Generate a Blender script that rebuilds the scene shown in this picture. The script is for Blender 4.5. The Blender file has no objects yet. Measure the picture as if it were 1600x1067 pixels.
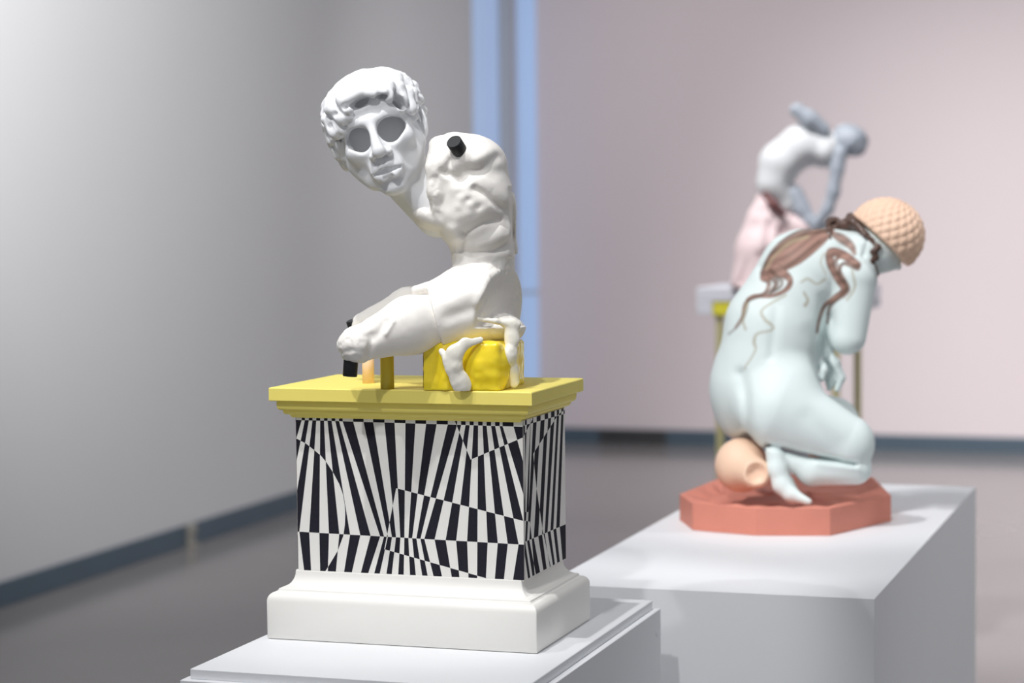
import bpy, bmesh, math, random
import numpy as np
from mathutils import Vector, Matrix

# ------------------------------------------------------------------ camera, world, lights, exposure
F_PX, CX, CY, EYE = 3424.0, 800.0, 533.5, 1.55
RIGHT = Vector((0.9498, 0.3128, -0.0100)).normalized()
FWD = Vector((-0.3128, 0.9479, -0.0610)); FWD = (FWD - RIGHT * FWD.dot(RIGHT)).normalized()
UP = RIGHT.cross(FWD)
EYE_P = Vector((0, 0, EYE))
scene = bpy.context.scene
col = scene.collection

cam_d = bpy.data.cameras.new('camera')
cam_d.sensor_width = 36.0
cam_d.lens = F_PX / 1600.0 * 36.0
cam_d.dof.use_dof = True
cam_d.dof.focus_distance = 2.98
cam_d.dof.aperture_fstop = 3.9
cam_d.clip_start = 0.05
cam = bpy.data.objects.new('camera', cam_d)
m3 = Matrix((RIGHT, UP, -FWD)).transposed()
cam.matrix_world = Matrix.Translation(EYE_P) @ m3.to_4x4()
col.objects.link(cam)
scene.camera = cam

world = bpy.data.worlds.new('gallery_ambient'); scene.world = world
world.use_nodes = True
world.node_tree.nodes['Background'].inputs[0].default_value = (0.93, 0.95, 1.0, 1)
world.node_tree.nodes['Background'].inputs[1].default_value = 0.38

def spot(name, loc, aim, power, size=60, blend=0.6, radius=0.05, color=(1, 1, 1)):
    d = bpy.data.lights.new(name, 'SPOT')
    d.energy = power; d.spot_size = math.radians(size); d.spot_blend = blend
    d.shadow_soft_size = radius; d.color = color
    o = bpy.data.objects.new(name, d)
    o.location = loc
    o.rotation_euler = (Vector(aim) - Vector(loc)).to_track_quat('-Z', 'Y').to_euler()
    col.objects.link(o)
    return o

spot('track_or_fill_spot', (-1.20, 1.88, 3.9), (-1.10, 2.80, 1.35), 158, 25, 0.5, 0.025)
spot('track_or_fill_spot', (-2.37, 1.39, 3.9), (-1.10, 2.85, 1.35), 95, 24, 0.5, 0.025)
spot('track_or_fill_spot', (-1.00, 0.40, 3.9), (-1.14, 2.85, 1.45), 160, 18, 0.4, 0.05)
spot('track_or_fill_spot', (-0.90, 2.50, 3.9), (-0.79, 4.00, 1.1), 100, 28, 0.5, 0.04)
spot('track_or_fill_spot', (-1.85, 1.70, 3.9), (-0.79, 4.35, 1.35), 340, 24, 0.6, 0.08)
spot('track_or_fill_spot', (-2.0, 5.6, 3.9), (-4.6, 7.7, 2.5), 760, 74, 1.0, 0.06)
spot('track_or_fill_spot', (-2.4, 9.8, 3.9), (-3.4, 13.8, 0.7), 240, 90, 1.0, 0.10)  # unseen fill added to brighten the dim far corner and pink wall
spot('track_or_fill_spot', (-0.4, 6.6, 3.9), (0.1, 13.8, 0.3), 1550, 58, 1.0, 0.15)
spot('track_or_fill_spot', (2.4, 7.2, 3.9), (0.6, 9.2, 0.0), 950, 80, 1.0, 0.15)  # unseen fill added to lift the floor on the right
spot('track_or_fill_spot', (1.6, 4.4, 3.9), (-0.2, 4.8, 0.2), 130, 70, 1.0, 0.15)  # unseen fill added for the long plinth's right side and nearby floor
spot('track_or_fill_spot', (-1.9, 5.6, 3.9), (-1.4, 7.4, 1.5), 340, 34, 0.8, 0.05)

scene.view_settings.view_transform = 'Standard'
scene.view_settings.look = 'None'
scene.view_settings.gamma = 1.0
scene.view_settings.use_curve_mapping = False
scene.view_settings.exposure = 0.0

# ------------------------------------------------------------------ helpers
def tag(o, label=None, cat=None, group=None, kind=None):
    if label: o['label'] = label
    if cat: o['category'] = cat
    if group: o['group'] = group
    if kind: o['kind'] = kind
    return o

def empty(name, loc, label, cat):
    o = bpy.data.objects.new(name, None); col.objects.link(o)
    o.location = loc; o.empty_display_size = 0.05
    return tag(o, label, cat)

def link_mesh(name, me, mat, parent=None, smooth=False):
    o = bpy.data.objects.new(name, me); col.objects.link(o)
    if mat is not None and not me.materials: me.materials.append(mat)
    if smooth: me.polygons.foreach_set('use_smooth', [True] * len(me.polygons))
    if parent is not None:
        o.parent = parent
        o.matrix_parent_inverse = Matrix.Translation(-Vector(parent.location))
    return o

def from_bm(name, bm, mat, parent=None, smooth=False):
    me = bpy.data.meshes.new(name); bm.to_mesh(me); bm.free()
    return link_mesh(name, me, mat, parent, smooth)

def box_bm(x0, x1, y0, y1, z0, z1, bevel=0.0, seg=2, bm=None):
    own = bm is None
    if own: bm = bmesh.new()
    r = bmesh.ops.create_cube(bm, size=1.0)
    vs = r['verts']
    for v in vs:
        v.co = Vector((x0 + (v.co.x + .5) * (x1 - x0), y0 + (v.co.y + .5) * (y1 - y0), z0 + (v.co.z + .5) * (z1 - z0)))
    if bevel > 0:
        es = list({e for v in vs for e in v.link_edges})
        bmesh.ops.bevel(bm, geom=es, offset=bevel, segments=seg, profile=0.5, affect='EDGES')
    return bm

def mitre_bm(x0, x1, y0, y1, prof):
    """rectangular moulding: prof = [(inset, z), ...] from bottom to top, closed by caps"""
    bm = bmesh.new(); rings = []
    for ins, z in prof:
        rings.append([bm.verts.new(p) for p in ((x0 + ins, y0 + ins, z), (x1 - ins, y0 + ins, z), (x1 - ins, y1 - ins, z), (x0 + ins, y1 - ins, z))])
    for a, b in zip(rings, rings[1:]):
        for i in range(4):
            j = (i + 1) % 4
            bm.faces.new((a[i], a[j], b[j], b[i]))
    bm.faces.new(rings[0][::-1]); bm.faces.new(rings[-1])
    return bm

def tube_bm(p, q, r0, r1=None, seg=28, bevel=0.0, bm=None):
    p, q = Vector(p), Vector(q); r1 = r0 if r1 is None else r1
    if bm is None: bm = bmesh.new()
    ax = (q - p); L = ax.length
    rot = ax.to_track_quat('Z', 'Y').to_matrix().to_4x4()
    prof = [(0, 0), (r0 - bevel, 0), (r0, bevel), (r1, L - bevel), (r1 - bevel, L), (0, L)] if bevel else [(0, 0), (r0, 0), (r1, L), (0, L)]
    rings = []
    for r, z in prof:
        if r == 0: rings.append([bm.verts.new(p + rot.to_3x3() @ Vector((0, 0, z)))])
        else: rings.append([bm.verts.new(p + rot.to_3x3() @ Vector((r * math.cos(2 * math.pi * i / seg), r * math.sin(2 * math.pi * i / seg), z))) for i in range(seg)])
    for a, b in zip(rings, rings[1:]):
        for i in range(seg):
            j = (i + 1) % seg
            f = [a[i % len(a)], a[j % len(a)], b[j % len(b)], b[i % len(b)]]
            u = []
            for v in f:
                if v not in u: u.append(v)
            bm.faces.new(u)
    bmesh.ops.recalc_face_normals(bm, faces=bm.faces)
    return bm

def px_ray(x, y):
    return RIGHT * ((x - CX) / F_PX) + UP * (-(y - CY) / F_PX) + FWD
def on_z(x, y, z):
    r = px_ray(x, y); return EYE_P + r * ((z - EYE) / r.z)
def on_y(x, y, Y):
    r = px_ray(x, y); return EYE_P + r * (Y / r.y)
def on_x(x, y, X):
    r = px_ray(x, y); return EYE_P + r * (X / r.x)

# ------------------------------------------------------------------ materials
def srgb(r, g, b):
    f = lambda c: (c / 255 / 12.92) if c / 255 <= 0.04045 else ((c / 255 + 0.055) / 1.055) ** 2.4
    return (f(r), f(g), f(b), 1)

def material(name, color, rough=0.6, noise=0.03, nscale=8.0, bump=0.0, bscale=60.0, sss=0.0, sss_col=None, spec=0.4, attr=None, coat=0.0, detail=4.0):
    m = bpy.data.materials.new(name); m.use_nodes = True
    nt = m.node_tree; b = nt.nodes['Principled BSDF']
    b.inputs['Roughness'].default_value = rough
    b.inputs['Specular IOR Level'].default_value = spec
    tc = nt.nodes.new('ShaderNodeTexCoord')
    n = nt.nodes.new('ShaderNodeTexNoise'); n.inputs['Scale'].default_value = nscale; n.inputs['Detail'].default_value = detail
    nt.links.new(tc.outputs['Object'], n.inputs['Vector'])
    mr = nt.nodes.new('ShaderNodeMapRange')
    mr.inputs['From Min'].default_value = 0.25; mr.inputs['From Max'].default_value = 0.75
    mr.inputs['To Min'].default_value = 1 - noise; mr.inputs['To Max'].default_value = 1 + noise
    nt.links.new(n.outputs['Fac'], mr.inputs['Value'])
    mx = nt.nodes.new('ShaderNodeVectorMath'); mx.operation = 'SCALE'
    if attr:
        a = nt.nodes.new('ShaderNodeAttribute'); a.attribute_name = attr
        nt.links.new(a.outputs['Color'], mx.inputs[0])
    else:
        mx.inputs[0].default_value = color[:3]
    nt.links.new(mr.outputs['Result'], mx.inputs['Scale'])
    nt.links.new(mx.outputs['Vector'], b.inputs['Base Color'])
    if bump > 0:
        n2 = nt.nodes.new('ShaderNodeTexNoise'); n2.inputs['Scale'].default_value = bscale; n2.inputs['Detail'].default_value = 3
        nt.links.new(tc.outputs['Object'], n2.inputs['Vector'])
        bp = nt.nodes.new('ShaderNodeBump'); bp.inputs['Strength'].default_value = bump; bp.inputs['Distance'].default_value = 0.002
        nt.links.new(n2.outputs['Fac'], bp.inputs['Height'])
        nt.links.new(bp.outputs['Normal'], b.inputs['Normal'])
    if sss > 0:
        b.inputs['Subsurface Weight'].default_value = sss
        b.inputs['Subsurface Radius'].default_value = (1.0, 0.7, 0.4)
        b.inputs['Subsurface Scale'].default_value = 0.01
    if coat: b.inputs['Coat Weight'].default_value = coat
    return m

M_WALL = material('wall_grey_white', srgb(205, 205, 207), 0.85, 0.01, 1.5, 0.05, 120)
M_PINK = material('wall_pale_pink', srgb(224, 211, 213), 0.85, 0.01, 1.2, 0.05, 120)
M_FLOOR = material('floor_grey_polished', srgb(140, 136, 134), 0.15, 0.05, 1.6, 0.0, spec=0.5)
M_BLUE = material('baseboard_blue', srgb(78, 93, 106), 0.5, 0.04, 5)
M_PALEBLUE = material('pale_blue_paint', srgb(160, 190, 232), 0.6, 0.03, 3)
M_PLINTH = material('plinth_white_paint', srgb(230, 231, 234), 0.55, 0.01, 4, 0.06, 90)
M_PORC = material('white_bisque', srgb(240, 238, 233), 0.5, 0.012, 10)
M_YELLOW = material('matt_yellow_glaze', srgb(250, 233, 122), 0.55, 0.02, 10)
M_INK = material('dark_print', srgb(40, 39, 48), 0.75, 0.10, 260, detail=2, spec=0.1)
M_BLACK = material('black_rubber', srgb(32, 34, 35), 0.45, 0.1, 40)
M_GRILLE = material('vent_dark_metal', srgb(70, 70, 72), 0.5, 0.05, 30)
M_CABLE = material('pale_plastic', srgb(150, 147, 140), 0.5, 0.02, 30)

# ------------------------------------------------------------------ room
def struct(name, bm, mat, label, cat, parent=None):
    o = from_bm(name, bm, mat, parent)
    if parent is None: tag(o, label, cat, kind='structure')
    return o
LW, BW = -4.6, 13.8
struct('floor', box_bm(LW - .2, 9, -3, BW + .2, -.1, 0), M_FLOOR, 'grey polished floor of the gallery', 'floor')
struct('wall_left', box_bm(LW - .2, LW, -3, BW + .2, 0, 4.6), M_WALL, 'plain light grey wall on the left', 'wall')
struct('wall_back', box_bm(LW, 9, BW, BW + .2, 0, 4.6), M_PINK, 'pale pink wall at the far end of the room', 'wall')
bb = struct('baseboard_left', box_bm(LW, LW + .014, -3, BW - .014, 0, .10, .003), M_BLUE, 'blue baseboard along the light grey left wall', 'baseboard')
struct('baseboard_back', box_bm(LW, 9, BW - .014, BW, 0, .098, .003), M_BLUE, 'blue baseboard below the pale pink wall', 'baseboard')
# tall narrow frosted windows with daylight behind them, either side of the corner
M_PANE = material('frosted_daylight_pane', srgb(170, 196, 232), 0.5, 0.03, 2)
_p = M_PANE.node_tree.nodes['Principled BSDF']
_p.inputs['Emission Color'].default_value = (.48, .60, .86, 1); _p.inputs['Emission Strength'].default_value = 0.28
M_FRAME = material('grey_window_frame', srgb(188, 190, 196), 0.6, 0.02, 4)
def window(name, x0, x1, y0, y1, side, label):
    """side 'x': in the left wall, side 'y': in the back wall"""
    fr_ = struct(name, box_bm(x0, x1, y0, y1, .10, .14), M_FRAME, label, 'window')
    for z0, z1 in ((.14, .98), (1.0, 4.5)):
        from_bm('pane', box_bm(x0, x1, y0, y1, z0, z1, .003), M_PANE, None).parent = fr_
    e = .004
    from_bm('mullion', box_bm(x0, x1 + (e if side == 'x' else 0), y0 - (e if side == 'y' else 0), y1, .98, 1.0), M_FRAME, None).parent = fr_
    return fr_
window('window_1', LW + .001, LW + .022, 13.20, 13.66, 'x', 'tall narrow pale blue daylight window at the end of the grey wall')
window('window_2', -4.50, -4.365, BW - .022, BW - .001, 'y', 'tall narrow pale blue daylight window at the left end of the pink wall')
tag(from_bm('corner_post', box_bm(LW + .001, LW + .08, 13.69, BW - .016, .10, 4.5, .01), M_FRAME), 'slim grey post in the corner between the two pale blue windows', 'post')

# vent grille in the back baseboard
gx0 = on_y(938, 690, BW).x; gx1 = on_y(1042, 690, BW).x
g = empty('vent_grille', ((gx0 + gx1) / 2, BW - .02, 0.0), 'dark slatted vent grille on the baseboard of the pink wall', 'vent')
gy = BW - .014
from_bm('back_plate', box_bm(gx0, gx1, gy - .006, gy - .001, .004, .094), M_GRILLE, g)
for z0 in (.004, .084): from_bm('rail', box_bm(gx0, gx1, gy - .022, gy - .006, z0, z0 + .012, .002), M_GRILLE, g)
for i in range(15):
    xx = gx0 + (gx1 - gx0) * (i + .5) / 15
    from_bm('slat', box_bm(xx - .009, xx + .009, gy - .020, gy - .006, .016, .084, .002), M_GRILLE, g)

# pale cable cover standing against the left baseboard
cp = on_x(296, 835, LW + .02)
c = empty('cable_cover', (LW + .014, cp.y, 0), 'small pale cable cover set against the blue baseboard of the left wall', 'cable cover')
from_bm('cover', box_bm(LW + .015, LW + .036, cp.y - .030, cp.y + .035, .002, .106, .006), M_CABLE, c)
from_bm('foot', box_bm(LW + .015, LW + .050, cp.y - .040, cp.y + .045, .0, .012, .003), M_CABLE, c)
from_bm('lid', box_bm(LW + .015, LW + .046, cp.y - .028, cp.y + .033, .060, .100, .006), M_CABLE, c)

# ------------------------------------------------------------------ plinths
TOP = 0.95
p = empty('display_plinth', (-1.067, 2.89, 0), 'white plinth with a stepped lid under the black and white pedestal', 'plinth')
from_bm('lid', box_bm(-1.297, -.838, 2.568, 3.211, TOP - .0135, TOP, .0008, 1), M_PLINTH, p)
bx = box_bm(-1.307, -.828, 2.558, 3.221, 0, TOP - .0135, .0008, 1)
from_bm('body', bx, M_PLINTH, p)
chip = bmesh.new(); bmesh.ops.create_icosphere(chip, subdivisions=2, radius=1)
for v in chip.verts: v.co = Vector((-.8282 + v.co.x * .0012, 3.196 + v.co.y * .006, .903 + v.co.z * .006))
from_bm('paint_drip', chip, M_PLINTH, p, True)
p = empty('display_plinth', (-.777, 3.99, 0), 'long low white plinth under the kneeling turquoise statue', 'plinth')
from_bm('top_board', box_bm(-1.0195, -.5345, 3.327, 4.666, TOP - .019, TOP), M_PLINTH, p)
for nm, a in (('front_board', (-1.0385, -.5155, 3.308, 3.327, 0, TOP)), ('back_board', (-1.0385, -.5155, 4.666, 4.685, 0, TOP)),
              ('side_board', (-1.0385, -1.0195, 3.327, 4.666, 0, TOP)), ('side_board', (-.5345, -.5155, 3.327, 4.666, 0, TOP))):
    from_bm(nm, box_bm(*a), M_PLINTH, p)

# ------------------------------------------------------------------ op-art pedestal
PX0, PX1, PY0, PY1 = -1.283, -0.886, 2.779, 3.036
ped = empty('statue_pedestal', (-1.0845, 2.9075, TOP), 'white pedestal with black striped op-art print and a yellow moulded top', 'pedestal')
prof = [(.001, TOP + .0005), (0, TOP + .002), (0, TOP + .054)]
for k in range(1, 7):
    a = k / 6 * math.pi / 2
    prof.append((.011 * (1 - math.cos(a)), TOP + .054 + .012 * math.sin(a)))
prof += [(.0125, TOP + .0665), (.0125, TOP + .070)]
for k in range(1, 10):
    a = k / 9 * math.pi / 2
    prof.append((.0125 + .0185 * math.sin(a) ** 1.0 * 1.0, TOP + .070 + .022 * (1 - math.cos(a))))
prof += [(.0312, TOP + .0935), (.0325, TOP + .0945), (.036, TOP + .0945)]
o = from_bm('base', mitre_bm(PX0, PX1, PY0, PY1, prof), M_PORC, ped, True)
mod = o.modifiers.new('edge', 'BEVEL'); mod.width = .0022; mod.segments = 3; mod.limit_method = 'ANGLE'; mod.angle_limit = math.radians(50)
o.data.polygons.foreach_set('use_smooth', [True] * len(o.data.polygons))
BX0, BX1, BY0, BY1, BZ0, BZ1 = -1.2485, -.9125, 2.8105, 3.0045, TOP + .094, 1.262
from_bm('shaft', box_bm(BX0 + .0006, BX1 - .0006, BY0 + .0006, BY1 - .0006, BZ0 - .002, BZ1, .002), M_PORC, ped)
capz = [(.0300, 1.2595), (.0290, 1.2615), (.0275, 1.264), (.0232, 1.2645), (.0215, 1.2660), (.0205, 1.2685), (.0205, 1.2705), (.0168, 1.2710), (.0150, 1.2730), (.0142, 1.2760), (.0140, 1.2800),
        (.0140, 1.2838), (.0072, 1.2842), (.0060, 1.2852), (.0060, 1.3015), (.0068, 1.3027), (.0082, 1.3032)]
o = from_bm('yellow_cornice', mitre_bm(PX0, PX1, PY0, PY1, capz), M_YELLOW, ped)
SLAB = 1.3032

# the printed stripes: exact polygons, fan stripes inverted inside each overlaid shape
def split(poly, a, b):
    """split convex poly by directed line a->b; returns (left, right)"""
    L, Rr = [], []
    d = (b[0] - a[0], b[1] - a[1])
    sd = [d[0] * (p[1] - a[1]) - d[1] * (p[0] - a[0]) for p in poly]
    n = len(poly)
    for i in range(n):
        j = (i + 1) % n
        if sd[i] >= 0: L.append(poly[i])
        if sd[i] <= 0: Rr.append(poly[i])
        if sd[i] * sd[j] < 0:
            t = sd[i] / (sd[i] - sd[j])
            q = (poly[i][0] + t * (poly[j][0] - poly[i][0]), poly[i][1] + t * (poly[j][1] - poly[i][1]))
            L.append(q); Rr.append(q)
    return (L if len(L) > 2 else None), (Rr if len(Rr) > 2 else None)

def area(p): return 0.5 * sum(p[i][0] * p[(i + 1) % len(p)][1] - p[(i + 1) % len(p)][0] * p[i][1] for i in range(len(p)))

def toggle(pieces, shape):
    if area(shape) < 0: shape = shape[::-1]
    out = []
    for poly, c in pieces:
        cur = poly
        for i in range(len(shape)):
            if cur is None: break
            inn, outp = split(cur, shape[i], shape[(i + 1) % len(shape)])
            if outp is not None and abs(area(outp)) > 1e-3: out.append((outp, c))
            cur = inn if inn is not None and abs(area(inn)) > 1e-3 else None
        if cur is not None: out.append((cur, 1 - c))
    return out

def bands(levels, first):
    """levels: list of (line function y(x), xs); alternating colours, inverted from band to band"""
    res = []
    for k in range(len(levels) - 1):
        (fa, xa), (fb, xb) = levels[k], levels[k + 1]
        for i in range(len(xa) - 1):
            q = [(xa[i], fa(xa[i])), (xa[i + 1], fa(xa[i + 1])), (xb[i + 1], fb(xb[i + 1])), (xb[i], fb(xb[i]))]
            if area(q) < 0: q = q[::-1]
            res.append((q, (first + i + k) % 2))
    return res

def clip_to(pieces, rect):
    if area(rect) < 0: rect = rect[::-1]
    out = []
    for poly, c in pieces:
        cur = poly
        for i in range(4):
            if cur is None: break
            cur, _ = split(cur, rect[i], rect[(i + 1) % 4])
        if cur is not None and abs(area(cur)) > 1e-4: out.append((cur, c))
    return out

def lin(x0, y0, x1, y1): return lambda x: y0 + (y1 - y0) * (x - x0) / (x1 - x0)
A = [430, 471.4, 476.3, 482.6, 488.2, 494.1, 500.3, 506.2, 511.7, 518, 523.9, 529.8, 535.3, 551.8, 568.1, 583, 600.7, 616.4, 633.5, 649, 665.8, 682.2, 699.7, 714.2, 720.5, 727.5, 733.8, 740, 747, 754, 760.3, 767.3, 773.6, 780.6, 785.3, 802.5, 860]
Mm = [380, 421, 441, 453.5, 467.6, 483.1, 499, 514, 530.2, 547, 563, 579, 594, 600, 606, 612.4, 618.7, 625.5, 631.8, 638.1, 644, 650.6, 656.9, 663, 679, 696.3, 712.7, 729.8, 745.9, 761.9, 777.8, 793.4, 810.3, 827, 842, 853, 900]
Bb = [380, 400, 420, 440, 475.4, 486.2, 500.3, 512.2, 524.6, 537.2, 549.2, 563.2, 574.5, 584, 592.7, 603.3, 611.7, 622, 630.7, 640.8, 650, 660.3, 668.9, 678.3, 691.3, 706.4, 718.1, 732.2, 745.5, 759, 772.8, 786.9, 800.9, 824, 842, 853, 900]
lt, la, lm, lb = lin(463, 644, 817, 652), lin(463, 656, 815, 666.7), lin(464, 830.5, 811, 850.5), lin(463, 892, 815, 911)
# black = 1; the first stripe below the upper line is black, so the top band starts white
front = bands([(lt, A), (la, A), (lm, Mm), (lb, Bb)], 0)
front = toggle(front, [(440, 678), (463.5, 685.3), (477.3, 692.5), (492.4, 704.3), (501, 711.5), (510, 722), (521.3, 739.7), (530, 756), (535.5, 771), (538.6, 788), (539.5, 804), (538.9, 820), (536.4, 837), (528, 860), (511.2, 888), (505, 897), (440, 900)])
front = toggle(front, [(707.5, 650), (735.3, 718), (830, 678), (830, 640)])
front = toggle(front, [(619, 762.7), (830, 817), (830, 923.4), (600.5, 858)])

A2 = [800, 823, 828.5, 833, 838.5, 844.7, 851, 856.4, 861, 866.5, 870, 873.5, 877, 880.5, 890]
M2 = [795, 817.3, 820.5, 823.5, 827, 834, 841, 847, 851, 855.5, 860, 864.5, 869, 874.5, 890]
B2 = [795, 826, 829.5, 833, 838.5, 845, 850, 855, 860, 865, 868, 871.5, 875.5, 879.5, 892]
la2, lm2, lb2, lt2 = lin(817.7, 665, 878, 647.7), lin(811, 850.5, 878, 821.5), lin(818, 914, 879, 882), lin(817, 652, 878, 634)
side = bands([(lt2, A2), (la2, A2), (lm2, M2), (lb2, B2)], 1)
side = toggle(side, [(872, 648), (833, 709), (838, 760), (848, 829), (862, 892), (895, 880), (895, 630)])
side = toggle(side, [(812, 812), (828, 815), (831, 842), (836, 905), (836, 925), (812, 925)])
side = toggle(side, [(810, 688), (817.5, 683), (832, 655), (832, 640), (810, 640)])
side = toggle(side, [(820, 640), (829, 655), (826, 800), (821, 800)])

def print_mesh(name, pieces, conv, rect):
    verts, faces, mats = [], [], []
    for poly, c in pieces:
        base = len(verts)
        for q in poly: verts.append(conv(q))
        faces.append(list(range(base, base + len(poly)))); mats.append(c)
    me = bpy.data.meshes.new(name); me.from_pydata(verts, [], faces)
    me.materials.append(M_PORC); me.materials.append(M_INK)
    me.polygons.foreach_set('material_index', mats)
    return link_mesh(name, me, None, ped)

def px_of(pt):
    v = Vector(pt) - EYE_P; d = v.dot(FWD)
    return (CX + F_PX * v.dot(RIGHT) / d, CY - F_PX * v.dot(UP) / d)
fr = [px_of(q) for q in ((BX0 + .001, BY0, BZ0), (BX1 - .001, BY0, BZ0), (BX1 - .001, BY0, BZ1), (BX0 + .001, BY0, BZ1))]
sr = [px_of(q) for q in ((BX1, BY0 + .001, BZ0), (BX1, BY1 - .001, BZ0), (BX1, BY1 - .001, BZ1), (BX1, BY0 + .001, BZ1))]
print_mesh('stripe_print', clip_to(front, fr), lambda q: on_y(q[0], q[1], BY0), fr)
print_mesh('stripe_print', clip_to(side, sr), lambda q: on_x(q[0], q[1], BX1), sr)
# the two hidden faces carry the same print, turned half way round
for src in [x for x in col.objects if x.name.startswith('stripe_print')]:
    d = src.copy(); col.objects.link(d); d.parent = ped
    piv = Vector(((BX0 + BX1) / 2, (BY0 + BY1) / 2, 0))
    d.matrix_parent_inverse = Matrix.Translation(-Vector(ped.location))
    d.matrix_basis = Matrix.Translation(piv) @ Matrix.Rotation(math.pi, 4, 'Z') @ Matrix.Translation(-piv)

# ------------------------------------------------------------------ sculpting kit: signed distance grids and surface nets
class Frame:
    """rigid frame at a figure: sculpting units are photograph pixels at that figure's distance"""
    def __init__(s, cx, cy, depth):
        r = px_ray(cx, cy); s.c = EYE_P + r * depth; s.cx, s.cy = cx, cy
        s.f = r.normalized(); s.r = (RIGHT - s.f * RIGHT.dot(s.f)).normalized(); s.u = s.r.cross(s.f)
        s.s = depth * r.length / F_PX; s.k = F_PX * r.length
        s.M = np.array([list(s.r), [-a for a in s.u], list(s.f)])      # rows: x, y, w axes in the world
    def pt(s, x, y, w):
        q = 1 + w / F_PX
        return ((x - s.cx) * q, (y - s.cy) * q, w)
    def world(s, loc):
        loc = np.asarray(loc, dtype=np.float64)
        return loc @ s.M * s.s + np.array(s.c)
    def wp(s, x, y, w): return Vector(s.world(np.array([s.pt(x, y, w)]))[0])
    def local(s, p):
        """world point -> (x, y, w) in photograph units"""
        l = s.M @ ((np.array(p) - np.array(s.c)) / s.s); q = 1 + l[2] / F_PX
        return (l[0] / q + s.cx, l[1] / q + s.cy, l[2])

def eul(rz=0, ry=0, rx=0):
    a, b, c = [math.radians(v) for v in (rz, ry, rx)]
    Rz = np.array([[math.cos(a), -math.sin(a), 0], [math.sin(a), math.cos(a), 0], [0, 0, 1]])
    Ry = np.array([[math.cos(b), 0, math.sin(b)], [0, 1, 0], [-math.sin(b), 0, math.cos(b)]])
    Rx = np.array([[1, 0, 0], [0, math.cos(c), -math.sin(c)], [0, math.sin(c), math.cos(c)]])
    return Rz @ Ry @ Rx

_rng = np.random.RandomState(7)
_lat = _rng.rand(32, 32, 32).astype(np.float32) * 2 - 1
def vnoise(x, y, z):
    xi, yi, zi = np.floor(x).astype(np.int32), np.floor(y).astype(np.int32), np.floor(z).astype(np.int32)
    fx, fy, fz = x - xi, y - yi, z - zi
    fx, fy, fz = fx * fx * (3 - 2 * fx), fy * fy * (3 - 2 * fy), fz * fz * (3 - 2 * fz)
    g = lambda a, b, c: _lat[(xi + a) & 31, (yi + b) & 31, (zi + c) & 31]
    l = lambda a, b, t: a + (b - a) * t
    return l(l(l(g(0, 0, 0), g(1, 0, 0), fx), l(g(0, 1, 0), g(1, 1, 0), fx), fy), l(l(g(0, 0, 1), g(1, 0, 1), fx), l(g(0, 1, 1), g(1, 1, 1), fx), fy), fz)

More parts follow.
